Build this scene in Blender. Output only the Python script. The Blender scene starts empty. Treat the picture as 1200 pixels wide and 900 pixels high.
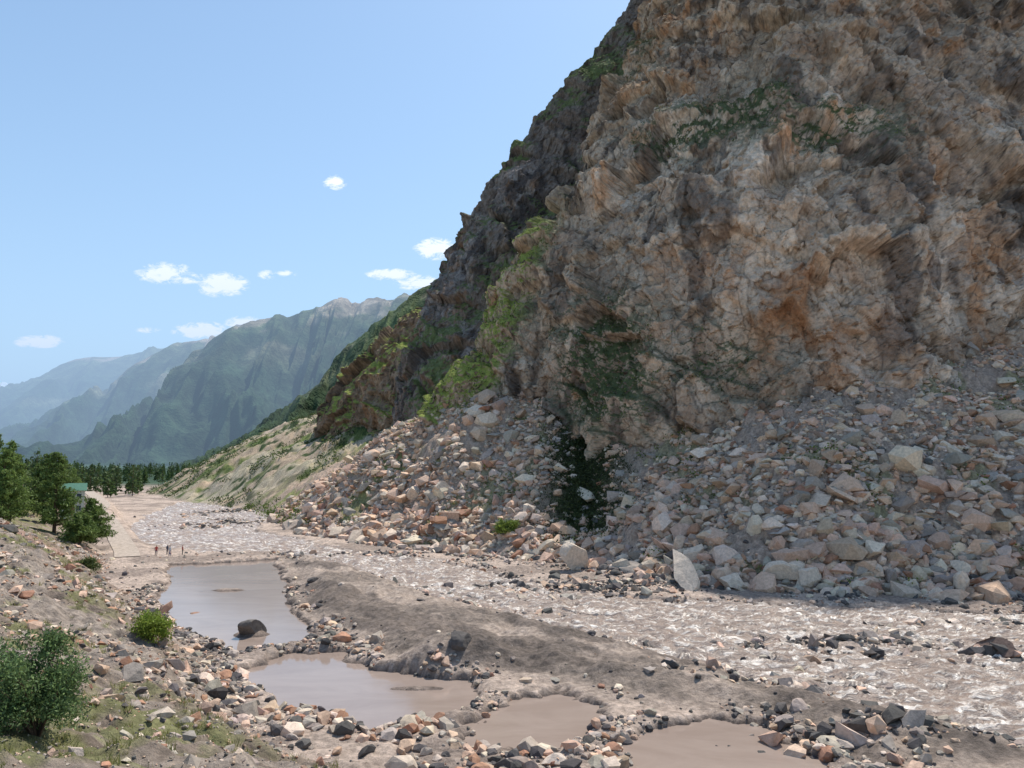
import bpy, bmesh, math, numpy as np
from mathutils import Vector
rng=np.random.default_rng(7)
U=np.uint32
# ---------------------------------------------------------------- noise
def _h(ix,iy,iz,s):
    h=(ix*U(0x8da6b343))^(iy*U(0xd8163841))^(iz*U(0xcb1ab31f))
    h=h^U((s*0x9E3779B1)&0xffffffff)
    h=h^(h>>U(15)); h=h*U(0x2c1b3c6d); h=h^(h>>U(12)); h=h*U(0x297a2d39); h=h^(h>>U(15))
    return h
F=1.0/4294967295.0
def _u(a): return a.astype(np.int64).astype(np.uint32)
def n2(x,y,s=0):
    fx=np.floor(x);fy=np.floor(y);ix=_u(fx);iy=_u(fy);a=x-fx;b=y-fy
    a=a*a*(3-2*a);b=b*b*(3-2*b);o=U(1)
    def g(i,j): return _h(i,j,np.zeros_like(i),s)*F
    return (g(ix,iy)*(1-a)+g(ix+o,iy)*a)*(1-b)+(g(ix,iy+o)*(1-a)+g(ix+o,iy+o)*a)*b
def fbm2(x,y,o=4,s=0):
    t=0;a=1.;w=0
    for k in range(o):
        t=t+a*n2(x,y,s+k*17);w+=a;a*=.5;x=x*2.03+7.1;y=y*2.03-3.3
    return t/w
def n3(p,s=0):
    f=np.floor(p);i=_u(f);t=p-f;t=t*t*(3-2*t)
    X,Y,Z=i[:,0],i[:,1],i[:,2];a,b,c=t[:,0],t[:,1],t[:,2]
    def g(dx,dy,dz): return _h(X+U(dx),Y+U(dy),Z+U(dz),s)*F
    return ((g(0,0,0)*(1-a)+g(1,0,0)*a)*(1-b)+(g(0,1,0)*(1-a)+g(1,1,0)*a)*b)*(1-c)+((g(0,0,1)*(1-a)+g(1,0,1)*a)*(1-b)+(g(0,1,1)*(1-a)+g(1,1,1)*a)*b)*c
def fbm3(p,o=4,s=0):
    t=0;a=1.;w=0
    for k in range(o):
        t=t+a*n3(p,s+k*13);w+=a;a*=.5;p=p*2.03+5.7
    return t/w
def vor3(P,s=0):
    out=np.zeros((len(P),3))
    for c0 in range(0,len(P),60000):
        p=P[c0:c0+60000].astype(np.float32);f=np.floor(p);n=len(p)
        b1=np.full(n,9.,np.float32);b2=np.full(n,9.,np.float32);bc=np.zeros((n,3),np.float32);bh=np.zeros(n,np.uint32)
        for dx in(-1,0,1):
            for dy in(-1,0,1):
                for dz in(-1,0,1):
                    q=f+np.array([dx,dy,dz],np.float32);i=_u(q)
                    h=_h(i[:,0],i[:,1],i[:,2],s)
                    j=np.stack([(h&U(1023)),((h>>U(10))&U(1023)),((h>>U(20))&U(1023))],1).astype(np.float32)/1023.
                    c=q+j;d=((p-c)**2).sum(1)
                    m=d<b1
                    b2=np.where(m,b1,np.minimum(b2,d));b1=np.where(m,d,b1)
                    bc[m]=c[m];bh=np.where(m,h,bh)
        k=bh*U(0x9E3779B1);k=k^(k>>U(13))
        g=np.stack([(k&U(1023)),((k>>U(10))&U(1023)),((k>>U(20))&U(1023))],1).astype(np.float32)/511.5-1
        r=((k*U(0x85ebca6b))>>U(8)).astype(np.float32)/16777216.
        out[c0:c0+n,0]=(r-.5)*.28+((p-bc)*g).sum(1)*.85
        out[c0:c0+n,1]=r
        out[c0:c0+n,2]=np.sqrt(b2)-np.sqrt(b1)
    return out[:,0],out[:,1],out[:,2]
def ss(a,b,x):
    t=np.clip((x-a)/(b-a),0,1);return t*t*(3-2*t)
def mix(a,b,t):
    if np.ndim(t)==1 and (np.ndim(a)==2 or np.ndim(b)==2 or np.shape(a)==(3,) ): t=t[:,None]
    return a*(1-t)+b*t
def sd(x,y,poly):
    P=np.array(poly,float);d=np.full(x.shape,1e18);ins=np.zeros(x.shape,bool);n=len(P)
    for i in range(n):
        ax,ay=P[i];bx,by=P[(i+1)%n];ex,ey=bx-ax,by-ay
        wx,wy=x-ax,y-ay;t=np.clip((wx*ex+wy*ey)/(ex*ex+ey*ey),0,1)
        d=np.minimum(d,(wx-ex*t)**2+(wy-ey*t)**2)
        c=(ay>y)!=(by>y)
        if abs(ey)>1e-9: ins^=c&(x<ex*(y-ay)/ey+ax)
    d=np.sqrt(d);return np.where(ins,-d,d)
def C(*a): return np.array(a,float)
# ---------------------------------------------------------------- mesh / material helpers
def link(o): bpy.context.scene.collection.objects.link(o);return o
def mesh_obj(name,V,Fc,mat,col=None,smooth=False,parent=None):
    V=np.ascontiguousarray(V,np.float32);Fc=np.ascontiguousarray(Fc,np.int32);n,k=Fc.shape
    me=bpy.data.meshes.new(name);me.vertices.add(len(V));me.vertices.foreach_set("co",V.ravel())
    me.loops.add(n*k);me.loops.foreach_set("vertex_index",Fc.ravel())
    me.polygons.add(n);me.polygons.foreach_set("loop_start",np.arange(0,n*k,k,dtype=np.int32))
    me.update(calc_edges=True)
    me.polygons.foreach_set("use_smooth",np.full(n,smooth))
    if col is not None:
        a=me.attributes.new("Col","FLOAT_COLOR","POINT");c=np.ones((len(V),4),np.float32);c[:,:3]=col
        a.data.foreach_set("color",c.ravel())
    me.materials.append(mat);me.update()
    o=link(bpy.data.objects.new(name,me))
    if parent: o.parent=parent
    return o
def grid_faces(nr,nc):
    i=np.arange(nr*nc).reshape(nr,nc)
    return np.stack([i[:-1,:-1],i[:-1,1:],i[1:,1:],i[1:,:-1]],-1).reshape(-1,4)
class NT:
    def __init__(s,mat): s.t=mat.node_tree;s.n=s.t.nodes;s.l=s.t.links
    def a(s,ty,ins=None,**kw):
        n=s.n.new(ty)
        for k,v in kw.items(): setattr(n,k,v)
        for k,v in (ins or {}).items():
            if hasattr(v,'links'): s.l.new(v,n.inputs[k])
            else: n.inputs[k].default_value=v
        return n
def mat_rock(name,scale=1.2,detail=6.,bump=.6,dist=.3,vary=.35,rough=.9,base=None,spec=.2,lac=2.2):
    m=bpy.data.materials.new(name);m.use_nodes=True;T=NT(m);B=T.n['Principled BSDF']
    g=T.a('ShaderNodeNewGeometry');pos=g.outputs['Position']
    if base is None: colr=T.a('ShaderNodeAttribute',attribute_name='Col').outputs['Color']
    else:
        r=T.n.new('ShaderNodeRGB');r.outputs[0].default_value=(*base,1);colr=r.outputs[0]
    na=T.a('ShaderNodeTexNoise',{'Vector':pos,'Scale':scale,'Detail':detail,'Roughness':.72,'Lacunarity':lac})
    r=T.a('ShaderNodeMapRange',{'Value':na.outputs[0],'From Min':.35,'From Max':.65,'To Min':1-vary,'To Max':1+vary})
    mu=T.a('ShaderNodeVectorMath',{0:colr,1:r.outputs[0]},operation='MULTIPLY')
    T.l.new(mu.outputs[0],B.inputs['Base Color'])
    B.inputs['Roughness'].default_value=rough;B.inputs['Specular IOR Level'].default_value=spec
    b1=T.a('ShaderNodeBump',{'Height':na.outputs[0],'Strength':bump,'Distance':dist})
    T.l.new(b1.outputs[0],B.inputs['Normal'])
    return m
def mat_leaf(name):
    m=bpy.data.materials.new(name);m.use_nodes=True;T=NT(m);B=T.n['Principled BSDF']
    c=T.a('ShaderNodeAttribute',attribute_name='Col').outputs['Color']
    T.l.new(c,B.inputs['Base Color']);B.inputs['Roughness'].default_value=.6;B.inputs['Specular IOR Level'].default_value=.25
    tr=T.a('ShaderNodeBsdfTranslucent',{'Color':c});mx=T.a('ShaderNodeMixShader',{0:.35,1:B.outputs[0],2:tr.outputs[0]})
    T.l.new(mx.outputs[0],T.n['Material Output'].inputs[0]);return m
M_ground=mat_rock('ground_soil',2.2,6.,.9,.35,.34,.95)
M_cliff=mat_rock('cliff_rock',.7,7.,.8,.7,.34,.92)
M_stone=mat_rock('stone',2.5,4.,.5,.15,.2,.85)
M_far=mat_rock('mountain_far',.012,5.,.7,50.,.4,1.)
M_leaf=mat_leaf('leaves');M_bark=mat_rock('bark',4.,3.,.5,.05,.3,.95,base=(.13,.085,.06))
# ---------------------------------------------------------------- plan of the valley (metres)
POND=[[(-52.7,120.5),(-38.9,127),(-33,112),(-28.4,99),(-25,89),(-22.2,80.4),(-17.7,72.7),(-18.6,69),(-22.8,65.5),(-28.4,72),(-38.3,85),(-45.6,102)],
[(-21,61),(-19.3,66.3),(-13.7,67),(-10.7,61.7),(-6.5,59.5),(-3.5,58),(-2.4,55),(-3.3,51.7),(-8,46.8),(-14.2,51),(-18.5,55.5)],
[(-2.9,48.5),(0,54.2),(3,55.6),(6.0,52.6),(6.2,49.9),(3.6,46.3),(1.9,44.3),(-1.5,45.6)],
[(5.9,45.4),(8.4,48.5),(12.4,50.),(15.5,48.),(16.6,43.2),(16,38),(7.6,38),(5.6,43)]]
RIVER=[(-128,330),(-128,300),(-112,244),(-96,197),(-73,152),(-52,136),(-40.5,136),(-18.4,105),(-6.6,87.4),(3.3,76),(11.2,65),(18.3,57),(26,48.5),(28.7,45),(35,36),(50,15),(90,-30),(150,-30),(130,40),(90,68),(53,81.6),(37.3,86),(17.6,90),(5.3,97),(-5.2,118),(-31,141),(-59,179),(-71,229),(-92,273),(-118,330)]
BAR=[(-38,129),(-35,131),(-18,106),(-6.6,88),(3.3,76.5),(11,66),(18,58),(26,49.5),(29,43),(18.5,41),(16.5,49.5),(12,52),(7,54),(3,57.5),(-2,60),(-10,63),(-13,68),(-16.5,74),(-21,81),(-27,99),(-32,114)]
MOUNT=[(300,-60),(220,20),(160,58),(110,78),(80,86),(58.7,90),(40,92.5),(26.8,99),(12.9,118),(-2.8,129),(-24,147),(-47.8,174),(-78,244),(-140,318),(-180,380),(-205,460),(-230,600),(-300,900),(-600,1600),(-2500,6000),(9000,6000),(9000,-500)]
BANK=[(60,-40),(30,8),(5,30),(-14.7,45.7),(-25.9,65),(-38,82),(-52.5,99),(-71,135),(-119,213),(-190,330),(-330,600),(-900,1600),(-3000,6000),(-9000,6000),(-9000,-3000),(60,-3000)]
ROAD=[(-62,126),(-68,137),(-85,165),(-104,195),(-117,222),(-140,262),(-175,320)]
ISL=[(8,98,14,4.5,.9),(30,69,11,3.2,1.),(18.5,57.5,7,2.,.8),(20,45.5,5,2.5,.9),(40,66,4,3,.9),(2,83,7,1.6,.6),(46,78,9,1.6,.6),(-30,134,8,2.,.5),(-75,200,8,14,.7),(-92,240,7,14,.7)]
def road_d(x,y):
    d=np.full(x.shape,1e9)
    for (ax,ay),(bx,by) in zip(ROAD[:-1],ROAD[1:]):
        ex,ey=bx-ax,by-ay;t=np.clip(((x-ax)*ex+(y-ay)*ey)/(ex*ex+ey*ey),0,1);d=np.minimum(d,np.hypot(x-ax-ex*t,y-ay-ey*t))
    return d
def zones(x,y):
    w1=(fbm2(x/6,y/6,4,31)-.5)*5;w2=(fbm2(x/2.4,y/2.4,5,32)-.5)*3.4
    Z={}
    Z['pond']=np.minimum.reduce([sd(x,y,p) for p in POND])+w2
    Z['river']=sd(x,y,RIVER)+w1*.6+w2*.8
    Z['bar']=sd(x,y,BAR);Z['mt']=sd(x,y,MOUNT)+w1*.8;Z['bank']=sd(x,y,BANK)+w1*.5;Z['road']=road_d(x,y)
    return Z
def gully(x,y,a,b,s): return fbm2((-.54*x+.84*y)/a,(.84*x+.54*y)/b,5,s)
def H(x,y,Z=None):
    x=np.asarray(x,float);y=np.asarray(y,float)
    if Z is None: Z=zones(x,y)
    na=fbm2(x/11,y/11,4,1)-.5;nb=fbm2(x/1.7,y/1.7,4,2)-.5;nc=fbm2(x/.45,y/.45,2,5)-.5
    z=.34+.55*na+.5*nb+.16*nc
    z+=1.2*ss(0,3.5,-Z['bar'])*(.7+.8*na+.5*nb)
    z+=1.9*np.exp(-(((x+4.6)/3.8)**2+((y-62)/2.2)**2)**1.6)
    isl=np.zeros_like(x)
    for cx,cy,rx,ry,h in ISL: isl=np.maximum(isl,h*np.exp(-((x-cx)/rx)**2-((y-cy)/ry)**2))
    riv=-1.0+isl*(1.25+1.6*nb+1.2*na)
    z=mix(z,riv,ss(.9,-.9,Z['river']))
    pd=-.7+1.15*np.exp(-((x+24.2)/2.2)**2-((y-73.5)/1.5)**2)+.8*np.exp(-((x+35.5)/3.5)**2-((y-98)/1.8)**2)+.75*np.exp(-((x+6.6)/3.2)**2-((y-56.5)/1.1)**2)+.8*np.exp(-((x+12.5)/2.)**2-((y-64)/1.3)**2)+.3*nb
    z=mix(z,pd,ss(.7,-.9,Z['pond']+nc*.6))
    dl=np.maximum(-Z['bank'],0)
    k=mix(.5,.85,ss(60,85,y)*ss(150,110,y));cap=mix(13.2,11,ss(40,80,y));cap=mix(cap,5.5,ss(104,128,y))
    b=cap*(1-np.exp(-(k*dl/cap)**1.35))**(1/1.35)+np.maximum(dl-35,0)*.07
    z+=b+ss(0,6,dl)*(na*2.2+nb*.9+.35*nc)*ss(3,14,np.hypot(x,y))
    dr=np.maximum(-Z['mt'],0);kk=mix(.76,.5,ss(200,290,y))
    c=60;s=c*(1-np.exp(-(kk*dr/c)**2.2))**(1/2.2)
    s=s+7.5*np.exp(-((x+10)/15)**2-((y-172)/20)**2)*ss(2,20,dr)+5*np.exp(-((x+34)/13)**2-((y-186)/16)**2)*ss(2,16,dr)
    s=s-3.0*np.exp(-((x-14)/5)**2)*ss(2,14,dr)*ss(175,160,y)*(y<175)
    fr=1-np.abs(2*gully(x,y,18,90,9)-1)*2
    z+=s+ss(0,8,dr)*(na*3+nb*1.6+.6*nc)+ss(5,25,dr)*ss(220,300,y)*(fr*4+(fbm2(x/9,y/9,4,19)-.5)*4)
    rd=ss(5,2.6,Z['road']);z=mix(z,.55+2.8*ss(128,190,y)+0*z,rd)
    return z
# ---------------------------------------------------------------- ground sheet
def geo(a,b,n):
    t=np.linspace(0,1,n+1)[1:];r=abs(b-a);st=.5
    return a+np.sign(b-a)*(st*n*t+(r-st*n)*t**4.5)
xs=np.concatenate([geo(-190,-9000,60)[::-1],np.arange(-190,-72,.9),np.arange(-72,80,.21),geo(80,9000,75)])
ys=np.concatenate([geo(14,-3000,30)[::-1],np.arange(14,38,.25),np.arange(38,72,.14),np.arange(72,130,.24),np.arange(130,200,.42),np.arange(200,440,1.5),geo(440,9000,80)])
X,Y=np.meshgrid(xs,ys);x=X.ravel();y=Y.ravel()
Z=zones(x,y);z=H(x,y,Z)
zz=z.reshape(X.shape);gy,gx=np.gradient(zz,ys,xs);slope=np.hypot(gx,gy).ravel()
A1=fbm2(x/7,y/7,4,50);A2=fbm2(x/1.1,y/1.1,4,51);A3=fbm2(x/.3,y/.3,2,52);A4=fbm2(x/25,y/25,4,53)
col=np.tile(C(.46,.36,.295),(len(x),1))
col=mix(col,C(.30,.235,.195),ss(.48,.6,A1))
bar=ss(2.,-1.5,Z['bar']);col=mix(col,mix(C(.24,.192,.158),C(.38,.30,.245),ss(.4,.6,A1)),bar)
st=ss(.49,.57,fbm2((x+y)/5,(x-y)/22,4,66));col=mix(col,C(.14,.112,.095),st*bar*.75)
col=mix(col,C(.10,.085,.078),ss(.6,1.1,slope)*ss(3,-1,Z['bar'])*.8)  # steep bar edges darkened: their shaded sides put into the ground colour
wet=ss(.18,-.05,z)*ss(150,120,y);col=mix(col,C(.13,.10,.085),wet*.8)
bk=ss(0,-2,Z['bank']);bc=mix(C(.33,.27,.225),C(.25,.195,.155),ss(.42,.6,A1))
bc=mix(bc,C(.36,.24,.19),ss(.5,.62,A4)*ss(70,95,y))
gr=ss(.50,.6,A1*.6+A2*.4)*ss(-3,-8,Z['bank']);bc=mix(bc,C(.17,.18,.065),gr*.75);col=mix(col,bc,bk)
mt=ss(0,-2,Z['mt']);mc=mix(C(.46,.34,.265),C(.35,.26,.2),ss(.4,.6,A2))
g2=ss(.5,.6,A1)*ss(150,200,y)+ss(.56,.62,A1)*.5;mc=mix(mc,C(.19,.22,.06),np.clip(g2,0,1)*.8)
tr=np.exp(-((x-15+(160-y)/32*3)/6.5)**2)*ss(122,130,y)*ss(.25,.4,A1*.5+A2*.5+.1);mc=mix(mc,C(.06,.07,.03),np.clip(tr*1.2,0,1)*.95);col=mix(col,mc,mt)
F1=gully(x,y,8,40,57);F2=fbm2(x/4,y/4,4,58)
fan=mt*ss(230,290,y);fc=mix(C(.42,.32,.23),C(.13,.165,.05),ss(.44,.56,A4*.3+F1*.35+F2*.35));fc=mix(fc,C(.52,.42,.33),ss(.55,.62,F1)*.7);fc=mix(fc,C(.05,.075,.03),ss(.60,.66,F2));col=mix(col,fc,fan)
far=ss(420,560,y)+ss(40,90,-Z['bank'])*ss(60,120,y);col=mix(col,C(.05,.085,.05),np.clip(far,0,1))
col=col*(.66+.68*A3)[:,None]*(.8+.4*A2)[:,None]
mesh_obj('ground',np.stack([x,y,z],1),grid_faces(len(ys),len(xs)),M_ground,col,True)
# ---------------------------------------------------------------- lofts
def crom(P,n):
    k=len(P);Q=np.concatenate([[2*P[0]-P[1]],P,[2*P[-1]-P[-2]]]);t=np.linspace(0,k-1,n);i=np.minimum(t.astype(int),k-2);f=(t-i).reshape((-1,)+(1,)*(P.ndim-1))
    a,b,c,d=Q[i],Q[i+1],Q[i+2],Q[i+3]
    return .5*((2*b)+(c-a)*f+(2*a-5*b+4*c-d)*f*f+(3*b-a-3*c+d)*f**3)
def loft(cols,nu,nv):
    P=np.array(cols,float);S=crom(P,nu);return crom(np.swapaxes(S,0,1),nv)
def normals(S):
    du=np.gradient(S,axis=1);dv=np.gradient(S,axis=0);n=np.cross(du,dv);n/=np.linalg.norm(n,axis=2,keepdims=True)+1e-9
    return n
def blurD(D,k):
    for _ in range(k):
        E=np.pad(D,1,mode='edge');D=(E[2:,1:-1]+E[:-2,1:-1]+E[1:-1,2:]+E[1:-1,:-2]+2*D)/6
    return D
def rot(P,ax,ay):
    ca,sa,cb,sb=math.cos(ax),math.sin(ax),math.cos(ay),math.sin(ay)
    R=np.array([[cb,0,sb],[0,1,0],[-sb,0,cb]])@np.array([[1,0,0],[0,ca,-sa],[0,sa,ca]]);return P@R.T
def crack_cliff(S,seed,amps,big=12,nbase=3,bl=6):
    # planar joint faces: each cell adds a displacement that is linear across it; coarse levels on the smooth wall,
    # fine levels on the already broken wall
    nr,nc,_=S.shape;N=normals(S).reshape(-1,3);P0=S.reshape(-1,3);cells=[];edges=[];D=(fbm3(P0/30,3,seed+70)-.5)*big
    P=P0;M=N
    for i,(s,a,gv) in enumerate(amps):
        if i==nbase:
            D=blurD(D.reshape(nr,nc),bl).ravel();P=P0+N*D[:,None]
            M=normals(P.reshape(nr,nc,3)).reshape(-1,3);M=M+N;M/=np.linalg.norm(M,axis=1,keepdims=True);D=np.zeros(len(P0));P1=P
        W=P+np.stack([fbm3(P/(s*.5),3,seed+k+9*i)-.5 for k in range(3)],1)*s*.16
        Q=rot(W,.35+.25*i,.75-.32*i)*C(1.3,.95,.8)
        d,r,e=vor3(Q/s+seed*3.1+i*11,seed+i);D=D+d*s*a-gv*s*ss(.05,0,e);cells.append(r);edges.append(e)
    base=P1 if len(amps)>nbase else P0
    P=base+M*D[:,None];P=P+M*((fbm3(P/.9,3,seed+80)-.5)*.5)[:,None];N2=normals(P.reshape(nr,nc,3)).reshape(-1,3)
    return P,N2,cells,edges
def ex(c):
    f=c[0];return [(f[0],f[1]-1,f[2]-22)]+list(c)
A=[ex(c) for c in [  # last point per column: crest above view, mostly raised for its shadow
 [(4,240,26),(12,250,60),(22,258,90),(34,268,125),(52,280,160),(75,295,195),(92,310,215)],
 [(-21,186,27),(-13,198,42),(-3,206,57),(9,216,76),(34,243,120),(60,272,168),(75,290,190)],
 [(-5,174,33),(0,182,51),(8.7,190,74),(21,203,98),(36.5,223,140),(54,244,180),(66,262,207)],
 [(16,158,28),(19,165,52),(24,177,82),(35,194,112),(50,212,150),(70,233,200),(86,252,250)],
 [(30,138,22),(31,144,45),(35,154,74),(46,174,103),(62,195,145),(88,222,208),(112,246,300)],
 [(57,128,24),(57,131,43),(59,139,68),(68,157,94),(82,175,135),(104,203,200),(128,226,292)],
 [(92,136,33),(93,141,50),(97,149,72),(106,162,100),(118,178,135),(138,200,190),(158,222,265)],
 [(132,132,35),(136,138,52),(142,146,75),(150,158,100),(162,173,132),(182,193,176),(200,212,230)],
 [(200,110,35),(205,116,52),(212,124,72),(222,136,95),(234,150,120),(250,170,150),(268,190,190)]]]
S=loft(A,960,1000);P2,N2,cells,edges=crack_cliff(S,3,[(22,.32,.0),(10,.36,.0),(4.4,.38,.02),(2.1,.34,.03),(1.0,.26,.0)],9)
def cliff_color(P,N,cells,edges):
    a=fbm3(P/22,4,91);b=fbm3(P/6,4,92);c=fbm3(P*C(1,1,.45)/4,4,93)
    col=mix(C(.46,.355,.27),C(.60,.485,.39),ss(.42,.6,a))
    col=mix(col,C(.35,.245,.18),ss(.5,.62,b)*.65)
    col=mix(col,C(.50,.27,.14),ss(.54,.63,c)*ss(.42,.55,a)*.65)
    col=mix(col,C(.14,.11,.095),ss(.56,.65,fbm3(P*C(1,1,.4)/5,4,95))*.8)
    col*=(.66+.36*cells[1]+.32*cells[2])[:,None]
    col*=(1-.55*ss(.05,0.,edges[2])-.3*ss(.06,0.,edges[3] if len(edges)>3 else edges[2]))[:,None]
    return col
col=cliff_color(P2,N2,cells,edges)
low=np.exp(-((P2[:,0]-48)/30)**2-((P2[:,2]-58)/34)**2);col=mix(col,col*1.15+C(.05,.042,.035),low)  # paler lower bulge, lifted further to put its soft light into the colour
rust=np.exp(-((P2[:,0]-50)/14)**2-((P2[:,2]-42)/12)**2)*ss(.42,.58,fbm3(P2*C(1,1,.45)/5,4,99));col=mix(col,C(.46,.22,.10),rust*.75)
hi=ss(95,135,P2[:,2]);col=mix(col,col*C(.84,.77,.70),hi)
gn=fbm3(P2/9,4,96)
gz=np.zeros(len(P2))
for cx,cy,cz,rx,rz,s in [(46,160,92,16,9,1.3),(62,150,84,18,7,1.1),(18,160,36,9,16,1.3),(36,150,34,10,8,.8),(34,220,140,12,26,.6)]:
    gz=np.maximum(gz,s*np.exp(-((P2[:,0]-cx)/rx)**2-((P2[:,2]-cz)/rz)**2))
lf=ss(2,-9,P2[:,0]-(P2[:,2]-30)*.30)*ss(95,75,P2[:,2])
G=ss(.46,.62,gn*.9+gz*.32+lf*.20+(N2[:,2]-.35)*.4)*np.clip(.10+gz+lf,0,1)*ss(-.05,.2,N2[:,2])
col=mix(col,mix(C(.08,.10,.04),C(.28,.32,.07),lf),np.clip(G,0,.95))
mesh_obj('rocky_cliff',P2,grid_faces(1000,960),M_cliff,col,False)
gv=np.where((G>.42))[0];CLV=P2[rng.choice(gv,min(2000,len(gv)),False)]
B_=[ex(c) for c in [
 [(-8,300,30),(-3,308,60),(6,318,95),(20,325,125),(42,332,165),(80,345,215)],
 [(-36,243,33),(-30.5,250,56),(-25,260,80),(-11,270,108),(13,280,143),(52,291,200)],
 [(-30,222,30),(-22,232,55),(-13,243,82),(3,255,115),(26,268,155),(62,284,206)],
 [(-8,210,32),(2,226,65),(14,240,98),(32,256,138),(56,272,178),(88,290,212)],
 [(20,210,32),(30,222,65),(42,236,98),(60,252,138),(82,268,178),(115,285,212)]]]
S=loft(B_,420,620);P2,N2,cells,edges=crack_cliff(S,9,[(18,.22,.0),(7,.30,.0),(3.2,.34,.03),(1.6,.3,.0)],6,bl=2)
col=cliff_color(P2,N2,cells,edges)*C(.44,.47,.54)  # bluish shade of the rear wall put into its rock colour
G=ss(.54,.66,fbm3(P2/11,4,97)+(N2[:,2]-.35)*.4);col=mix(col,C(.13,.17,.05),G*.8)
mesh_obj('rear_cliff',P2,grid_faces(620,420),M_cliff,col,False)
Cc=[ex(c) for c in [
 [(-86,352,14),(-84,354,25),(-78,356,40),(-70,358,56),(-60,360,66)],
 [(-84,322,12),(-83,325,25),(-79,329,40),(-70,336,58),(-60,344,68)],
 [(-66,300,18),(-65,304,32),(-62,311,48),(-56,321,66),(-46,332,76)],
 [(-46,282,26),(-44,289,42),(-42,298,59),(-37,311,77),(-27,325,86)],
 [(-28,266,32),(-25,273,48),(-22,283,65),(-15,298,80),(-3,318,90)],
 [(0,258,40),(4,265,55),(8,275,70),(15,290,85),(25,310,95)]]]
S=loft(Cc,330,260);P2,N2,cells,edges=crack_cliff(S,15,[(14,.34,.0),(6,.40,.0),(2.6,.40,.03),(1.3,.3,0.)],5,bl=1)
col=cliff_color(P2,N2,cells,edges)*C(.56,.49,.43)
G=ss(.60,.70,fbm3(P2/9,4,98)+(N2[:,2]-.45)*.7);col=mix(col,C(.28,.32,.07),G*.9)
mesh_obj('rock_crag',P2,grid_faces(260,330),M_cliff,col,False)
# ---------------------------------------------------------------- distant mountains
def ridge(name,crest,foot,ga,gs,c1,c2,c3,nu=420,nv=150,seed=0,snow=None):
    c=np.array(crest,float);f=np.array(foot,float)
    m=c*.45+f*.55;m[:,2]=f[:,2]*.62+c[:,2]*.38
    b=c+(c-f)*C(.4,.4,0);b[:,2]=c[:,2]*.55
    P=np.stack([f,m,c,b],1);S=loft(P,nu,nv);P=S.reshape(-1,3)
    u=np.tile(np.linspace(0,1,nu),nv);v=np.repeat(np.linspace(0,1,nv),nu)
    L=np.linalg.norm(c[-1]-c[0]);h=c[:,2].max()
    w=fbm2(u*L/gs*1.3,v*3,3,seed)-.5
    r=1-np.abs(2*fbm2(u*L/gs+w*1.9+v*1.4,v*1.6,4,seed+1)-1)*2
    r2=1-np.abs(2*fbm2(u*L/gs*3.3+w*3-v*2.5,v*6,4,seed+2)-1)*2
    env=(np.sin(np.clip(v*1.5,0,1)*math.pi)**.8)*.92+.06
    P=P.copy();P[:,2]+=(r-.6)*ga*env+(r2-.6)*ga*.45*env;n=fbm2(P[:,0]/gs*3,P[:,1]/gs*3,5,seed+4)-.5;P[:,2]+=n*ga*.6*np.clip(env+.12,0,1)
    P[:,2]-=(v<.02)*60
    hh=P[:,2]/h;nn=fbm2(P[:,0]/gs*2,P[:,2]/gs*3,5,seed+5)
    col=mix(c1,c2,ss(.35,.75,hh+(nn-.5)*.8));col=mix(col,c3,ss(.5,.62,nn)*ss(.3,.8,hh))
    if snow is not None: col=mix(col,C(.85,.88,.92),ss(snow-.05,snow+.05,hh))
    col*=(.5+1.*fbm2(P[:,0]/gs*9,P[:,2]/gs*9,4,seed+6))[:,None]
    mesh_obj(name,P,grid_faces(nv,nu),M_far,col,True)
def pts(l,d): return [(u*d,d,16+r*d) for u,r in l]
def foot(cr,dx,dy): return [(p[0]*.82+dx,p[1]+dy,-15) for p in cr]
g1,g2_,g3=C(.035,.065,.035),C(.10,.13,.065),C(.34,.28,.22)
cr=pts([(-.8,.05),(-.72,.07),(-.685,.09),(-.665,.103),(-.65,.09),(-.62,.08),(-.5,.06)],13000)
ridge('snow_peak',cr,foot(cr,0,-3000),120,2600,C(.5,.5,.5),C(.8,.85,.92),C(.7,.75,.85),200,60,5,.3)
cr=pts([(-1.1,.05),(-.9,.04),(-.72,.06),(-.667,.072),(-.635,.095),(-.6,.118),(-.56,.134),(-.52,.138),(-.48,.143),(-.44,.148),(-.38,.15),(-.3,.15)],8500)
ridge('distant_mountain',cr,foot(cr,200,-3600),230,1300,g1,g2_,g3,seed=11)
cr=pts([(-.66,.0),(-.60,.035),(-.56,.07),(-.52,.10),(-.48,.135),(-.44,.155),(-.41,.158),(-.38,.163),(-.33,.18),(-.25,.185),(-.1,.19)],5600)
ridge('distant_mountain',cr,foot(cr,100,-2300),200,700,g1,g2_,g3,seed=21)
cr=pts([(-.56,-.01),(-.50,.03),(-.46,.075),(-.42,.125),(-.385,.160),(-.35,.178),(-.31,.186),(-.27,.198),(-.25,.204),(-.235,.213),(-.22,.210),(-.2,.207),(-.17,.211),(-.14,.216),(-.1,.224),(0,.25),(.15,.28)],3600)
ridge('distant_mountain',cr,foot(cr,60,-1500),135,400,g1,g2_,g3,520,180,seed=31)
cr=[(120,820,250),(0,860,236),(-95,900,224),(-178,1000,192),(-245,1100,162),(-347,1250,112),(-430,1380,78),(-533,1500,48),(-700,1700,5)]
ft=[(60,560,30),(-30,580,25),(-110,600,20),(-190,680,15),(-260,760,10),(-340,880,5),(-420,1000,2),(-500,1150,0),(-640,1400,-5)]
ridge('green_mountainside',cr,ft,30,120,C(.045,.075,.035),C(.10,.135,.06),C(.20,.19,.12),seed=41)
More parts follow.
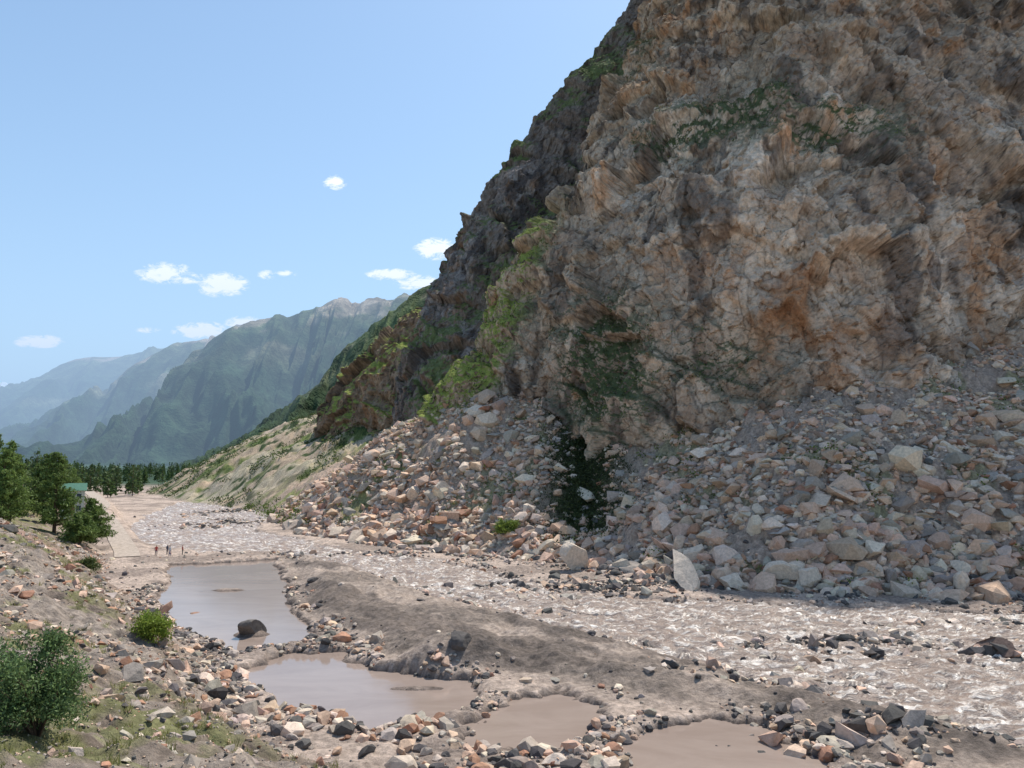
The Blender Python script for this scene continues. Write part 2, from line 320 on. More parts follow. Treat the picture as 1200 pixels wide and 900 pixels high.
# aerial haze over the far valley: airlight added as an evenly glowing, absorbing volume
hm=bpy.data.materials.new('haze_glow');hm.use_nodes=True;T=NT(hm);T.n.remove(T.n['Principled BSDF'])
va=T.a('ShaderNodeVolumeAbsorption',{'Color':(0,0,0,1),'Density':1.35e-4});ve=T.a('ShaderNodeEmission',{'Color':(.44,.63,.90,1),'Strength':1.35e-4*.98})
va2=T.a('ShaderNodeAddShader',{0:va.outputs[0],1:ve.outputs[0]});T.l.new(va2.outputs[0],T.n['Material Output'].inputs['Volume'])
x0,x1,y0,y1,z0,z1=-14000,9000,900,15000,-150,1500
V=[(x0,y0,z0),(x1,y0,z0),(x1,y1,z0),(x0,y1,z0),(x0,y0,z1),(x1,y0,z1),(x1,y1,z1),(x0,y1,z1)]
mesh_obj('glowing_haze',V,[(0,3,2,1),(4,5,6,7),(0,1,5,4),(1,2,6,5),(2,3,7,6),(3,0,4,7)],hm)
# ---------------------------------------------------------------- water
def mat_water(name,base,foam,rough,rapid):
    m=bpy.data.materials.new(name);m.use_nodes=True;T=NT(m);B=T.n['Principled BSDF']
    g=T.a('ShaderNodeNewGeometry');mp=T.a('ShaderNodeMapping',{'Vector':g.outputs['Position'],'Rotation':(0,0,math.radians(45)),'Scale':(.38,1.,1.)})
    n1=T.a('ShaderNodeTexNoise',{'Vector':mp.outputs[0],'Scale':1.2 if rapid else .25,'Detail':7. if rapid else 5.,'Roughness':.66,'Distortion':.9})
    r=T.a('ShaderNodeValToRGB',{'Fac':n1.outputs[0]});e=r.color_ramp.elements;e[0].position=.36;e[1].position=.63
    e[0].color=(*base,1);e[1].color=(*foam,1)
    if rapid: q=e.new(.52);q.color=tuple(base[i]*.8+foam[i]*.17 for i in range(3))+(1,)
    T.l.new(r.outputs[0],B.inputs['Base Color']);B.inputs['Roughness'].default_value=rough;B.inputs['IOR'].default_value=1.33
    b=T.a('ShaderNodeBump',{'Height':n1.outputs[0],'Strength':1. if rapid else .15,'Distance':.5 if rapid else .08})
    T.l.new(b.outputs[0],B.inputs['Normal'])
    return m
M_pond=mat_water('muddy_pond',(.27,.205,.17),(.32,.25,.21),.10,False)
M_riv=mat_water('muddy_rapids',(.30,.22,.175),(.86,.77,.69),.24,True)
def water(name,xs,ys,lev,amp,mat,poly,mar):
    X,Y=np.meshgrid(xs,ys);x=X.ravel();y=Y.ravel()
    u=(x*.76-y*.64);v=(x*.64+y*.76)
    z=np.full(len(x),lev,float)
    if amp:
        a=1-np.abs(2*fbm2(u/3.2,v/1.5,3,71)-1)*2;b=1-np.abs(2*fbm2(u/1.1,v/.6,3,72)-1)*2
        z+=amp*(a-.6)+amp*.6*(b-.6)+ (fbm2(x/9,y/9,3,73)-.5)*.35
    f=grid_faces(len(ys),len(xs));d=np.minimum.reduce([sd(x,y,p) for p in poly])<mar
    f=f[d[f].all(1)];us=np.unique(f);mp=np.zeros(len(x),int);mp[us]=np.arange(len(us))
    mesh_obj(name,np.stack([x,y,z],1)[us],mp[f],mat,None,True)
water('pond_water',np.arange(-60,22,.5),np.arange(36,132,.5),-.12,0,M_pond,POND,3.2)
water('river_water',np.concatenate([np.arange(-135,-40,.6),np.arange(-40,75,.22),np.arange(75,135,.8)]),np.concatenate([np.arange(20,100,.22),np.arange(100,150,.4),np.arange(150,335,.9)]),.0,.52,M_riv,[RIVER],3.4)
# ---------------------------------------------------------------- stones
def ico(sub):
    bm=bmesh.new();bmesh.ops.create_icosphere(bm,subdivisions=sub,radius=1);V=np.array([v.co[:] for v in bm.verts]);Fc=np.array([[v.index for v in f.verts] for f in bm.faces]);bm.free();return V,Fc
def cut_templates(sub,n,cuts,seed,noise):
    r=np.random.default_rng(seed);V,Fc=ico(sub);out=[]
    for _ in range(n):
        W=V.copy()
        for _ in range(cuts):
            nn=r.normal(size=3);nn/=np.linalg.norm(nn);d=r.uniform(.42,.78);t=W@nn-d;m=t>0;W[m]-=t[m][:,None]*nn
        W*=(1+noise*(fbm3(W*2.5+r.uniform(0,50,3),5,int(r.integers(999)))-.5))[:,None]
        out.append((W,Fc))
    return out
def hull_templates(n,npt,seed,rnd=.35):
    r=np.random.default_rng(seed);out=[]
    for _ in range(n):
        p=r.normal(size=(npt,3));p/=np.linalg.norm(p,axis=1,keepdims=True);p*=r.uniform(1-rnd,1.,(npt,1))
        bm=bmesh.new()
        for q in p: bm.verts.new(q)
        bmesh.ops.convex_hull(bm,input=bm.verts[:])
        for v in [v for v in bm.verts if not v.link_faces]: bm.verts.remove(v)
        bmesh.ops.triangulate(bm,faces=bm.faces[:]);bm.verts.index_update();bm.verts.ensure_lookup_table()
        out.append((np.array([v.co[:] for v in bm.verts]),np.array([[v.index for v in f.verts] for f in bm.faces])));bm.free()
    return out
TS={1:hull_templates(30,12,1),4:hull_templates(24,24,4,.15),2:hull_templates(20,17,2,.25),3:cut_templates(5,11,12,3,.16)}
def rmat(n,r):
    q=r.normal(size=(n,4));q/=np.linalg.norm(q,axis=1,keepdims=True);w,a,b,c=q.T
    return np.stack([np.stack([1-2*(b*b+c*c),2*(a*b-c*w),2*(a*c+b*w)],1),np.stack([2*(a*b+c*w),1-2*(a*a+c*c),2*(b*c-a*w)],1),np.stack([2*(a*c-b*w),2*(b*c+a*w),1-2*(a*a+b*b)],1)],1)
def stones(name,x,y,s,colr,lod=1,sink=.25,z=None,seed=0,flat=.75):
    r=np.random.default_rng(seed+5);T=TS[lod];n=len(x)
    if z is None: z=H(x,y)
    sc=s[:,None]*r.uniform([.75,.55,.45],[1.2,1.,.9],(n,3));R=rmat(n,r);ti=r.integers(0,len(T),n);pos=np.stack([x,y,z+s*(.35-sink)],1)
    Vs,Fs,Cs=[],[],[];o=0
    for t in range(len(T)):
        k=np.where(ti==t)[0]
        if not len(k): continue
        TV,TF=T[t];V=TV[None]*sc[k][:,None,:];V=np.einsum('nij,nkj->nki',R[k],V);V[:,:,2]*=flat;V+=pos[k][:,None,:]
        m=len(TV);Vs.append(V.reshape(-1,3));Fs.append((TF[None]+(np.arange(len(k))*m)[:,None,None]).reshape(-1,3)+o);o+=m*len(k);Cs.append(np.repeat(colr[k],m,0))
    return mesh_obj(name,np.concatenate(Vs),np.concatenate(Fs),M_stone,np.concatenate(Cs),False)
def pal(n,cols,w,r,var=.18):
    c=np.array(cols)[r.choice(len(cols),n,p=np.array(w)/sum(w))];return c*r.uniform(1-var,1+var,(n,1))*r.uniform(.96,1.04,(n,3))
LIGHT,PINK,GREY,DARK,RED=(.60,.48,.375),(.55,.375,.27),(.36,.30,.25),(.10,.09,.085),(.36,.195,.125)
r=np.random.default_rng(11)
n=90000;x=r.uniform(-66,135,n);y=r.uniform(82,225,n);Zs=zones(x,y);dr=-Zs['mt']
trx=np.exp(-((x-15+(160-y)/32*3)/5.5)**2)*(y>128)
dens=fbm2(x/8,y/8,3,130);k=(dr>-1.5)&(dr<64)&(dens>.33)&((y<172)|(x<6))&(y<155+np.maximum(0,30-x))&(r.random(n)>trx*.93)
x,y,dr=x[k][:31000],y[k][:31000],dr[k][:31000]
s=np.clip(np.exp(r.normal(-.55,.58,len(x)))*(1.25-.012*np.clip(dr,0,45)),.22,3.2)
stones('talus_rocks',x,y,s,pal(len(x),[LIGHT,PINK,GREY,RED],[3,5,2,.8],r,.25),1,seed=1)
n=4200;x=r.uniform(-60,125,n);y=r.uniform(84,195,n);dr=-zones(x,y)['mt'];k=(dr>-2)&(dr<48)&((dr<10)|(r.random(n)<.2)|((x<0)&(r.random(n)<.6)));x,y=x[k][:950],y[k][:950]
s=np.clip(np.exp(r.normal(.2,.42,len(x))),.7,3.8);stones('talus_blocks',x,y,s,pal(len(x),[LIGHT,PINK,GREY,RED],[4,5,2,.8],r),2,seed=2,flat=.85)
for i,(bx,by,bs) in enumerate([(9.6,114,3.5),(21.5,99,3.7),(36,95,2.1),(41,93,1.7),(27,97,2.1),(33,97,1.7),(52,91,1.9),(68,89,2.2),(-8,131,1.6),(75,91,2.6),(86,91,2.8),(-14,152,2.4),(-20,158,2.2),(-8,166,2.6),(-30,160,1.8)]):
    stones('boulder',C(bx),C(by),C(bs),C(.64,.52,.41)[None],3,seed=40+i,flat=.9,sink=-.1)
for i,(bx,by,bs,cc) in enumerate([(40.5,66,2.7,(.16,.11,.09)),(-24.2,73.3,1.9,(.15,.13,.115)),(24,64,1.1,DARK),(29,71.5,1.2,DARK),(-33.5,83,2.0,(.30,.17,.12)),(-35.5,82,1.5,(.26,.15,.11)),(-4,61.5,1.6,(.12,.105,.095))]):
    stones('boulder',C(bx),C(by),C(bs),np.array([cc]),3,seed=60+i,flat=.7,sink=.5)
n=110000;x=r.uniform(-60,60,n);y=r.uniform(37,135,n);Zs=zones(x,y)
cl=fbm2(x/4,y/4,3,140)
near=np.exp(-((Zs['pond']-.9)/1.3)**2)*(y<100);edge=np.exp(-((Zs['river']-.6)/1.2)**2)*.5
toe=np.exp(-((Zs['mt']-1.5)/3.)**2)*.9
front=ss(52,46,y)*(x<22)*.8+ss(0,5,-(x+10))*ss(64,56,y)*.5
pr=(near*1.1+edge+toe+front)*ss(.38,.56,cl)+.025
pr*=(Zs['pond']>-.2)&(Zs['river']>-.6)&(Zs['bank']>-1.5)
pr*=np.where(Zs['bar']<-2,.25,1)
k=r.random(n)<pr;x,y,b,bb=x[k][:22000],y[k][:22000],Zs['mt'][k][:22000],Zs['bar'][k][:22000]
s=np.clip(np.exp(r.normal(-1.75,.65,len(x))),.06,1.0)*(1+.8*ss(6,0,b))*np.where(bb<-2,.6,1)
stones('river_cobbles',x,y,s,pal(len(x),[LIGHT,PINK,GREY,DARK,RED],[2.4,2,3,4.4,.8],r,.3),4,seed=3)
xs_,ys_=[],[]
for cx,cy,rx,ry,h in ISL:
    m=int(rx*ry*13);xs_.append(r.normal(cx,rx*.6,m));ys_.append(r.normal(cy,ry*.6,m))
x=np.concatenate(xs_);y=np.concatenate(ys_)
s=np.clip(np.exp(r.normal(-1.05,.6,len(x))),.14,1.4);zz=np.maximum(H(x,y),-.25)
stones('rapids_rocks',x,y,s,pal(len(x),[LIGHT,PINK,GREY,DARK],[1.2,1.6,2,5],r,.3),1,z=zz,seed=4)
n=40000;x=r.uniform(-75,12,n);y=r.uniform(10,130,n);b=-zones(x,y)['bank'];cl=fbm2(x/5,y/5,3,150)
k=(b>-1.5)&(b<26)&(r.random(n)<ss(.42,.6,cl)*.9+.10);x,y=x[k][:10500],y[k][:10500];D=np.hypot(x,y)
s=np.clip(np.exp(r.normal(-2.1,.65,len(x))),.03,.9)*np.clip(D/35,.5,1.6);k=D>14
stones('bank_stones',x[k],y[k],s[k],pal(int(k.sum()),[LIGHT,PINK,GREY,DARK,RED],[2,3,3.4,1.2,1.2],r,.25),1,seed=5)
n=26000;x=r.uniform(-40,6,n);y=r.uniform(14,60,n);k=(zones(x,y)['bank']<1)&(np.hypot(x,y)>15);x,y=x[k][:13000],y[k][:13000]
s=np.clip(np.exp(r.normal(-3.0,.45,len(x))),.02,.14);stones('bank_pebbles',x,y,s,pal(len(x),[LIGHT,PINK,GREY,DARK],[2,3,4,1.5],r,.25),1,seed=8)
n=260;t=r.random(n);x=-21+27*t+r.normal(0,1.6,n);y=52-10.5*t+r.normal(0,1.3,n);p=zones(x,y)['pond']>.3;x,y=x[p],y[p]
s=np.clip(np.exp(r.normal(-.75,.4,len(x))),.25,1.1);stones('shore_rocks',x,y,s,pal(len(x),[LIGHT,PINK,GREY,DARK,RED],[2,2,3,2,1.4],r,.2),2,seed=6)
# ---------------------------------------------------------------- foliage
def leafmesh(c,size,r,asp=.45,up=0):
    n=len(c);a=r.normal(size=(n,3));a[:,2]+=up;a/=np.linalg.norm(a,axis=1,keepdims=True);b=np.cross(a,r.normal(size=(n,3)));b/=np.linalg.norm(b,axis=1,keepdims=True)
    s=np.asarray(size).reshape(-1,1);V=np.stack([c-a*s,c+b*s*asp,c+a*s,c-b*s*asp],1).reshape(-1,3);return V,np.arange(n*4).reshape(n,4)
def gcol(n,r,c1,c2): return mix(np.tile(C(*c1),(n,1)),np.tile(C(*c2),(n,1)),r.random(n)**1.3)*r.uniform(.75,1.25,(n,1))
def tube(pts_,rad,ns=6):
    P=np.array(pts_,float);V=[];Fc=[]
    for i,p in enumerate(P):
        d=P[min(i+1,len(P)-1)]-P[max(i-1,0)];d/=np.linalg.norm(d)+1e-9;a=np.cross(d,C(.3,.9,.2));a/=np.linalg.norm(a);b=np.cross(d,a)
        for k in range(ns): t=2*math.pi*k/ns;V.append(p+rad[i]*(a*math.cos(t)+b*math.sin(t)))
    for i in range(len(P)-1):
        for k in range(ns): Fc.append([i*ns+k,i*ns+(k+1)%ns,(i+1)*ns+(k+1)%ns,(i+1)*ns+k])
    return np.array(V),np.array(Fc)
def merge(L):
    V=[];Fc=[];o=0
    for v,f in L: V.append(v);Fc.append(f+o);o+=len(v)
    return np.concatenate(V),np.concatenate(Fc)
def empty(name,loc):
    e=bpy.data.objects.new(name,None);e.location=loc;link(e);return e
def bush(name,x,y,w,h,nl,ls,c1,c2,seed):
    r=np.random.default_rng(seed);z=float(H(C(x),C(y))[0]);e=empty(name,(x,y,z));L=[];ctr=[]
    for i in range(22):
        a=r.uniform(0,6.28);rr=w*.5*math.sqrt(r.random());top=C(rr*math.cos(a),rr*math.sin(a),h*r.uniform(.5,1)*(1-.35*(rr/(w*.5))**2))
        mid=top*C(.45,.45,.55)+r.normal(0,.06,3);L.append(tube([(0,0,-.1),mid,top],[.035,.022,.008],5))
        for _ in range(5): q=mid+(top-mid)*r.uniform(.1,1.05)+r.normal(0,.1,3)*w*.4;ctr.append(q);L.append(tube([mid+(top-mid)*.4,q],[.012,.005],4))
        ctr.append(C(rr*math.cos(a)*1.05,rr*math.sin(a)*1.05,h*r.uniform(.1,.4)))
    V,Fc=merge(L);mesh_obj('stems',V,Fc,M_bark,None,True,e)
    ctr=np.array(ctr);k=r.integers(0,len(ctr),nl);c=ctr[k]+r.normal(0,1,(nl,3))*C(.12,.12,.10)*w*.5;c[:,2]=np.maximum(c[:,2],.05)
    V,Fc=leafmesh(c,r.uniform(.6,1.2,nl)*ls,r,.42,.5);cc=gcol(nl,r,c1,c2)*r.uniform(.7,1.3,(len(ctr),1))[k]
    mesh_obj('leaves',V,Fc,M_leaf,np.repeat(cc,4,0),False,e)
bush('leafy_bush',-14.6,24.6,3.3,3.2,21000,.065,(.08,.13,.05),(.20,.28,.10),1)
bush('leafy_bush',-28,61.5,3.4,2.1,7000,.11,(.15,.21,.03),(.30,.38,.06),2)
bush('leafy_bush',-50,92,2.8,1.6,3000,.14,(.09,.12,.04),(.16,.19,.06),3)
bush('leafy_bush',-1,133,4.5,2.2,3500,.2,(.12,.17,.03),(.24,.30,.06),4)
bush('leafy_bush',-12,31.5,.9,.6,1200,.05,(.09,.12,.04),(.18,.22,.07),5)
def grass(name,x,y,hh,r,c1,c2,blades=22):
    n=len(x);z=H(x,y);k=blades;X=np.repeat(x,k)+r.normal(0,1,n*k)*np.repeat(hh,k)*.35;Yv=np.repeat(y,k)+r.normal(0,1,n*k)*np.repeat(hh,k)*.35;Zv=np.repeat(z,k)-.03
    h=np.repeat(hh,k)*r.uniform(.5,1.2,n*k);l=r.normal(0,.35,(n*k,2))*h[:,None];a=r.uniform(0,3.14,n*k);w=h*.035+.006
    b=np.stack([X,Yv,Zv],1);t=b+np.stack([l[:,0],l[:,1],h],1);d=np.stack([np.cos(a)*w,np.sin(a)*w,0*w],1)
    V=np.stack([b-d,b+d,t],1).reshape(-1,3);mesh_obj(name,V,np.arange(len(V)).reshape(-1,3),M_leaf,np.repeat(gcol(n*k,r,c1,c2),3,0))
n=16000;x=r.uniform(-75,8,n);y=r.uniform(9,130,n);b=-zones(x,y)['bank'];g=fbm2(x/7,y/7,4,50)*.6+fbm2(x/1.1,y/1.1,4,51)*.4
k=(b>2)&(b<30)&(r.random(n)<ss(.49,.6,g)*.9+.03);x,y=x[k][:3800],y[k][:3800]
grass('grass',x,y,np.random.default_rng(3).uniform(.12,.45,len(x)),r,(.16,.18,.05),(.36,.33,.13))
cl=[];cs=[];cc=[]
def clump(P,size,nl,r,c1,c2):
    for_=np.repeat(P,nl,0)+r.normal(0,1,(len(P)*nl,3))*np.repeat(size,nl)[:,None]*C(.55,.55,.34)
    cl.append(for_);cs.append(np.repeat(size,nl)*.22);cc.append(gcol(len(for_),r,c1,c2)*np.repeat(r.uniform(.6,1.35,(len(P),1)),nl,0))
clump(CLV,r.uniform(.4,1.1,len(CLV)),12,r,(.05,.08,.03),(.17,.21,.05))
n=2900;t=r.random(n);x=15-3*t+r.normal(0,3.9,n)*(1-.15*t);y=163-37*t+r.normal(0,2.,n);z=H(x,y)
clump(np.stack([x,y,z+.25],1),r.uniform(.35,1.1,n),15,r,(.035,.05,.02),(.085,.105,.035))
n=9000;x=r.uniform(-60,130,n);y=r.uniform(85,260,n);Zs=zones(x,y);g=fbm2(x/7,y/7,4,50)
k=(Zs['mt']<-1)&(Zs['mt']>-60)&(((g>.58)&(y<170))|((g>.50)&(y>165)&(x<-5)));x,y=x[k][:1500],y[k][:1500];z=H(x,y)
clump(np.stack([x,y,z+.35],1),r.uniform(.35,1.1,len(x)),18,r,(.07,.10,.025),(.20,.25,.05))
n=420;t=r.random(n);x=-55-35*t+r.normal(0,3,n);y=185+75*t+r.normal(0,3,n);k=zones(x,y)['mt']<1;x,y=x[k],y[k]
clump(np.stack([x,y,H(x,y)+.6],1),r.uniform(.8,1.8,len(x)),22,r,(.06,.10,.025),(.16,.22,.04))
n=5000;x=r.uniform(-190,-60,n);y=r.uniform(260,440,n);Zs=zones(x,y);g=fbm2(x/12,y/12,4,158);k=(Zs['mt']<0)&(g>.52);x,y=x[k][:900],y[k][:900]
clump(np.stack([x,y,H(x,y)+.5],1),r.uniform(.8,2.2,len(x)),20,r,(.04,.065,.025),(.12,.16,.04))
c=np.concatenate(cl);V,Fc=leafmesh(c,np.concatenate(cs),r,.6,.3);mesh_obj('mountain_shrubs',V,Fc,M_leaf,np.repeat(np.concatenate(cc),4,0))
def pine_parts(r,h,w,dens):
    L=[];C_=[];bend=r.normal(0,.02,2)*h
    L.append(tube([(bend[0]*t*t,bend[1]*t*t,h*t-.3) for t in np.linspace(0,1,7)],[.022*h*(1-t)**.8+.02 for t in np.linspace(0,1,7)],7))
    for i in range(dens):
        t=.10+.88*(i+r.random())/dens;a=r.uniform(0,6.28);R=w*.5*(np.clip((1-t)*1.35,0,1)**.6)*r.uniform(.55,1.2)+.15
        o=C(bend[0]*t*t,bend[1]*t*t,h*t);d=C(math.cos(a),math.sin(a),r.uniform(-.15,.4));e=o+d*R
        L.append(tube([o,o+d*R*.6,e],[.006*h*(1-t)+.02,.02,.008],4))
        m=int(9+R*13);q=r.uniform(.25,1.05,m);C_.append(o+np.outer(q*R,d)+r.normal(0,1,(m,3))*C(.16,.16,.10)*(R*.6+.35))
    return merge(L),np.concatenate(C_)
def pine(x,y,h,w,seed,c1=(.09,.14,.04),c2=(.22,.30,.08)):
    r=np.random.default_rng(seed);z=float(H(C(x),C(y))[0]);e=empty('pine_tree',(x,y,z));(V,Fc),c=pine_parts(r,h,w,80)
    mesh_obj('trunk',V,Fc,M_bark,None,True,e);c=np.repeat(c,3,0)+r.normal(0,.13,(len(c)*3,3));V,Fc=leafmesh(c,r.uniform(.16,.34,len(c)),r,.32,.4)
    mesh_obj('needles',V,Fc,M_leaf,np.repeat(gcol(len(c),r,c1,c2)*r.uniform(.85,1.15),4,0),False,e)
for i,(px_,py_,ph,pw) in enumerate([(-77,131,14,7.5),(-84,130,14,7),(-92,136,15,7.5),(-88,146,13,6.5),(-98,143,14,7),(-106,152,14,7),(-73.5,136,8,6),(-113,166,14,6.5),(-116,196,12,6),(-126,212,13,6),(-132,232,13,7),(-121,180,13,6),(-80,122,12,6),(-88,122,13,7),(-71,128,5,5)]):
    pine(px_,py_,ph,pw,100+i)
Ls=[];Cs=[];r=np.random.default_rng(77)
fx=[];fy=[]
def addf(n,xa,xb,ya,yb):
    x=r.uniform(xa,xb,n);y=r.uniform(ya,yb,n);Zs=zones(x,y);k=(Zs['river']>4)&(Zs['road']>5)&(Zs['mt']>3)
    fx.append(x[k]);fy.append(y[k])
addf(80,-185,-98,140,250);addf(260,-330,-120,250,520);addf(420,-700,-190,480,1100)
fx=np.concatenate(fx);fy=np.concatenate(fy);k=(-zones(fx,fy)['bank']>3)|(fy>330);fx,fy=fx[k],fy[k];fz=H(fx,fy)
cols=[]
for x_,y_,z_ in zip(fx,fy,fz):
    h=r.uniform(9,15);m=260 if y_<300 else 110;t=1-np.sqrt(r.random(m));a=r.uniform(0,6.28,m);R=(h*.24*(1-t)+.3)*np.sqrt(r.random(m))*r.uniform(.7,1.15)
    Cs.append(np.stack([x_+R*np.cos(a),y_+R*np.sin(a),z_+h*(.1+.9*t)],1));cols.append(np.full(m,r.uniform(.7,1.3)));Ls.append(tube([(x_,y_,z_-.5),(x_,y_,z_+h*.95)],[.2,.03],5))
c=np.concatenate(Cs);e=empty('conifer_forest',(0,0,0));sz=np.where(c[:,1]<300,.55,1.0)*r.uniform(.7,1.2,len(c));V,Fc=leafmesh(c,sz,r,.45,.2)
mesh_obj('foliage',V,Fc,M_leaf,np.repeat(gcol(len(c),r,(.045,.08,.03),(.11,.16,.05))*np.concatenate(cols)[:,None],4,0),False,e)
V,Fc=merge(Ls);mesh_obj('trunks',V,Fc,M_bark,None,True,e)
# ---------------------------------------------------------------- road
RP=crom(np.array(ROAD,float),120);tg=np.gradient(RP,axis=0);tg/=np.linalg.norm(tg,axis=1,keepdims=True);nm=np.stack([-tg[:,1],tg[:,0]],1)
off=np.linspace(-1.9,1.9,9);rx=(RP[:,0][:,None]+nm[:,0][:,None]*off[None]).ravel();ry=(RP[:,1][:,None]+nm[:,1][:,None]*off[None]).ravel()
rz=.55+2.8*ss(128,190,ry)+.10
M_road=mat_rock('dirt',1.5,5.,.7,.2,.3,.95,base=(.42,.345,.285));mesh_obj('dirt_road',np.stack([rx,ry,rz],1),grid_faces(120,9),M_road,None,True)
# ---------------------------------------------------------------- house
def plain(name,c,rough=.7): return mat_rock(name,2.,3.,.1,.02,.12,rough,base=c)
Mw,Mr,Mg,Md=plain('plaster',(.50,.52,.46)),plain('green_roof',(.07,.17,.12),.6),plain('window_glass',(.05,.07,.09),.15),plain('door_wood',(.2,.12,.07))
def box(name,a,b,mat,par):
    x0,y0,z0=a;x1,y1,z1=b;V=[(x0,y0,z0),(x1,y0,z0),(x1,y1,z0),(x0,y1,z0),(x0,y0,z1),(x1,y0,z1),(x1,y1,z1),(x0,y1,z1)]
    Fq=[(0,3,2,1),(4,5,6,7),(0,1,5,4),(1,2,6,5),(2,3,7,6),(3,0,4,7)];mesh_obj(name,V,Fq,mat,None,False,par)
def house(name,x,y,z,rz,w,d,h,rh,floors):
    e=empty(name,(x,y,z));e.rotation_euler[2]=rz
    box('walls',(-w/2,-d/2,-1),(w/2,d/2,h),Mw,e)
    V=[(-w/2-.4,-d/2-.5,h+.01),(w/2+.4,-d/2-.5,h+.01),(w/2+.4,d/2+.5,h+.01),(-w/2-.4,d/2+.5,h+.01),(-w/2-.4,0,h+rh),(w/2+.4,0,h+rh)]
    me=bpy.data.meshes.new('roof');me.from_pydata(V,[],[(0,1,5,4),(2,3,4,5),(0,4,3),(1,2,5),(3,2,1,0)]);me.materials.append(Mr);o=link(bpy.data.objects.new('roof',me));o.parent=e
    for f in range(floors):
        for i,xx in enumerate(np.linspace(-w/2+1.1,w/2-1.1,3)):
            if f==0 and i==1: box('door',(xx-.5,-d/2-.05,0),(xx+.5,-d/2+.02,2.1),Md,e);continue
            box('window',(xx-.45,-d/2-.04,1+2.6*f),(xx+.45,-d/2+.02,2.1+2.6*f),Mg,e)
            box('window_sill',(xx-.55,-d/2-.12,.9+2.6*f),(xx+.55,-d/2+.01,.98+2.6*f),Mw,e)
house('wooden_house',-98.5,174,4.0,.5,4.6,4.4,5.4,1.6,2)
# ---------------------------------------------------------------- people
M_cl=mat_rock('clothes_skin',8.,3.,.1,.01,.08,.8)
def hiker(x,y,rz,shirt,pants,stride,arm,hgt):
    J=[(0,0,.95),(0,0,1.12),(0,.01,1.32),(0,.01,1.46),(0,0,1.54),(0,-.01,1.64),(0,-.01,1.73)]
    R=[(.15,.11),(.135,.1),(.17,.115),(.085,.07),(.052,.052),(.085,.1),(.07,.085)];E=[(i,i+1) for i in range(6)]
    def ch(st,pl,rl):
        p=st
        for q,rr in zip(pl,rl): J.append(q);R.append((rr,rr));E.append((p,len(J)-1));p=len(J)-1
    for s in(-1,1):
        f=stride*s
        ch(0,[(.1*s,0,.88),(.11*s,-.14*f-.03,.5),(.11*s,-.28*f+.03,.1),(.11*s,-.28*f-.1,.04)],[.095,.062,.042,.035])
        ch(2,[(.17*s,.01,1.42),(.25*s,.03+.1*f*arm,1.16),(.25*s,-.1+.2*f*arm,.92),(.25*s,-.13+.24*f*arm,.84)],[.062,.045,.032,.03])
    me=bpy.data.meshes.new('hiker');me.from_pydata(J,E,[]);o=link(bpy.data.objects.new('hiker',me))
    o.modifiers.new('s','SKIN');o.modifiers.new('u','SUBSURF').levels=2
    for i,v in enumerate(me.skin_vertices[0].data): v.radius=R[i]
    me.skin_vertices[0].data[0].use_root=True
    dg=bpy.context.evaluated_depsgraph_get();ev=o.evaluated_get(dg);m2=bpy.data.meshes.new_from_object(ev);o.modifiers.clear();o.data=m2
    V=np.zeros(len(m2.vertices)*3);m2.vertices.foreach_get('co',V);V=V.reshape(-1,3);z=V[:,2];sk=C(.5,.32,.24)
    c=np.where((z<.93)[:,None],np.array(pants),np.array(shirt));c[(z>1.5)]=sk;c[(z>1.68)|((z>1.6)&(V[:,1]>.04))]=(.05,.035,.025);c[z<.08]=(.05,.05,.05)
    c[(np.abs(V[:,0])>.2)&(z<1.)]=sk
    bm=bmesh.new();bm.from_mesh(m2)
    for s in(-1,1):
        w=C(.25*s,-.13+.24*stride*s*arm,.83)
        for k in range(5):
            tv,tf=tube([w+C(0,(k-2)*.018,0),w+C(.0,(k-2)*.022-(.03 if k==0 else 0),-.05),w+C(-.01*s,(k-2)*.022-(.035 if k==0 else .01),-.09+(.03 if k in(0,4) else 0))],[.01,.009,.007],5)
            vs=[bm.verts.new(q) for q in tv]
            for f_ in tf: bm.faces.new([vs[i] for i in f_])
    nv=len(V);bm.to_mesh(m2);bm.free();c2=np.ones((len(m2.vertices),4));c2[:nv,:3]=c;c2[nv:,:3]=sk
    a=m2.attributes.new('Col','FLOAT_COLOR','POINT');a.data.foreach_set('color',c2.astype(np.float32).ravel());m2.materials.clear();m2.materials.append(M_cl)
    o.location=(x,y,float(H(C(x),C(y))[0]));o.rotation_euler[2]=rz;o.scale=(hgt/1.78,)*3
for a in [(-59,129.5,.4,(.5,.08,.06),(.05,.06,.1),.5,1,1.78),(-57.6,130.5,1.2,(.06,.07,.1),(.1,.1,.12),.2,.5,1.7),(-56.6,129.2,-.8,(.6,.6,.6),(.07,.09,.2),.7,1,1.8),(-55.2,130.8,2.2,(.4,.1,.08),(.08,.08,.08),.3,.6,1.65)]: hiker(*a)
# ---------------------------------------------------------------- light, sky, camera
az=C(.54,.842);el=math.radians(60.5);sun=Vector((az[0]*math.cos(el),az[1]*math.cos(el),math.sin(el)))
ld=bpy.data.lights.new('sun','SUN');ld.energy=5.;ld.angle=math.radians(.5);ld.color=(1,.95,.86);lo=link(bpy.data.objects.new('sun',ld));lo.rotation_euler=sun.to_track_quat('Z','Y').to_euler()
w=bpy.data.worlds.new('World');bpy.context.scene.world=w;w.use_nodes=True;T=NT(w);bg=T.n['Background']
sky=T.a('ShaderNodeTexSky',sky_type='NISHITA',sun_disc=False,sun_elevation=el,sun_rotation=math.atan2(az[0],az[1]),altitude=1000.,air_density=1.,dust_density=1.5,ozone_density=1.)
sky2=T.a('ShaderNodeVectorMath',{0:sky.outputs[0],1:(1.42,1.56,1.5)},operation='MULTIPLY')
tc=T.a('ShaderNodeTexCoord');sp=T.a('ShaderNodeSeparateXYZ',{0:tc.outputs['Generated']})
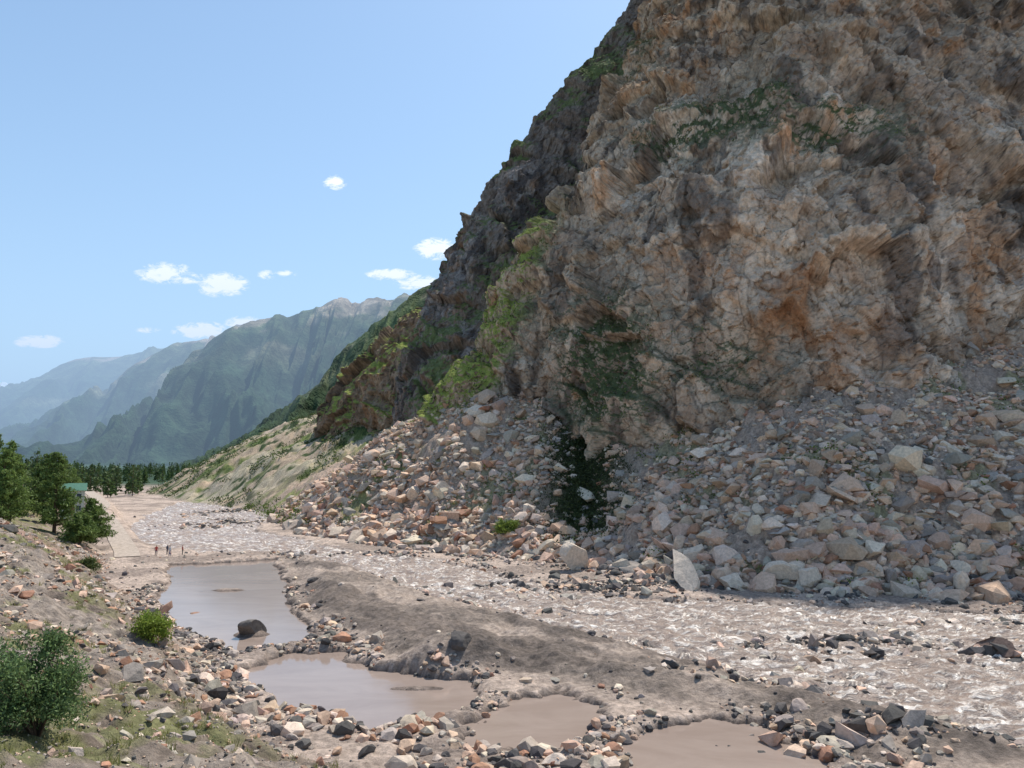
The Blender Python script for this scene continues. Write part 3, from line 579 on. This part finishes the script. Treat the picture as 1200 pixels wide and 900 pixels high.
def Mt(op,a,b=0.,c=0.): return T.a('ShaderNodeMath',{0:a,1:b,2:c},operation=op).outputs[0]
yy=Mt('MAXIMUM',sp.outputs['Y'],.05);uu=Mt('DIVIDE',sp.outputs['X'],yy);vv=Mt('DIVIDE',sp.outputs['Z'],yy)
cnm=T.a('ShaderNodeMapping',{'Vector':tc.outputs['Generated'],'Scale':(1,1,2.)});cn=T.a('ShaderNodeTexNoise',{'Vector':cnm.outputs[0],'Scale':70.,'Detail':8.,'Roughness':.7,'Distortion':.5})
tot=None
for cu,cv,ru,rv,s in [(-.462,.248,.044,.017,1),(-.383,.232,.040,.020,.95),(-.43,.24,.045,.009,.6),(-.238,.372,.019,.013,.8),(-.101,.281,.034,.018,1),(-.16,.246,.040,.010,.9),(-.122,.235,.04,.013,.9),(-.325,.246,.016,.009,.6),(-.30,.247,.018,.006,.5),(-.41,.171,.044,.014,1.),(-.355,.18,.03,.012,.9),(-.48,.171,.022,.006,.5),(-.622,.156,.038,.011,1.)]:
    a=Mt('DIVIDE',Mt('SUBTRACT',uu,cu),ru);b=Mt('DIVIDE',Mt('SUBTRACT',vv,cv),rv);d=Mt('SUBTRACT',1.,Mt('SQRT',Mt('ADD',Mt('MULTIPLY',a,a),Mt('MULTIPLY',b,b))))
    d=Mt('MULTIPLY',Mt('MAXIMUM',d,0.),s);tot=d if tot is None else Mt('MAXIMUM',tot,d)
m=Mt('ADD',Mt('MULTIPLY',tot,1.2),Mt('MULTIPLY',Mt('SUBTRACT',cn.outputs[0],.51),3.2));m=Mt('MULTIPLY',m,Mt('MINIMUM',Mt('MULTIPLY',tot,4.),1.))
mr=T.a('ShaderNodeMapRange',{'Value':m,'From Min':.05,'From Max':.6});mx=T.a('ShaderNodeMix',{'Factor':mr.outputs[0]},data_type='RGBA')
T.l.new(sky2.outputs[0],mx.inputs[6]);mx.inputs[7].default_value=(10.5,10.5,10.6,1);T.l.new(mx.outputs[2],bg.inputs[0]);bg.inputs[1].default_value=.135
sc=bpy.context.scene;sc.view_settings.view_transform='Standard';sc.view_settings.look='None';sc.view_settings.exposure=0
cd=bpy.data.cameras.new('camera');cd.lens=27;cd.sensor_width=36;cd.clip_start=.1;cd.clip_end=40000;co=link(bpy.data.objects.new('camera',cd));co.location=(0,0,16);co.rotation_euler=(math.radians(95.71),0,0);sc.camera=co
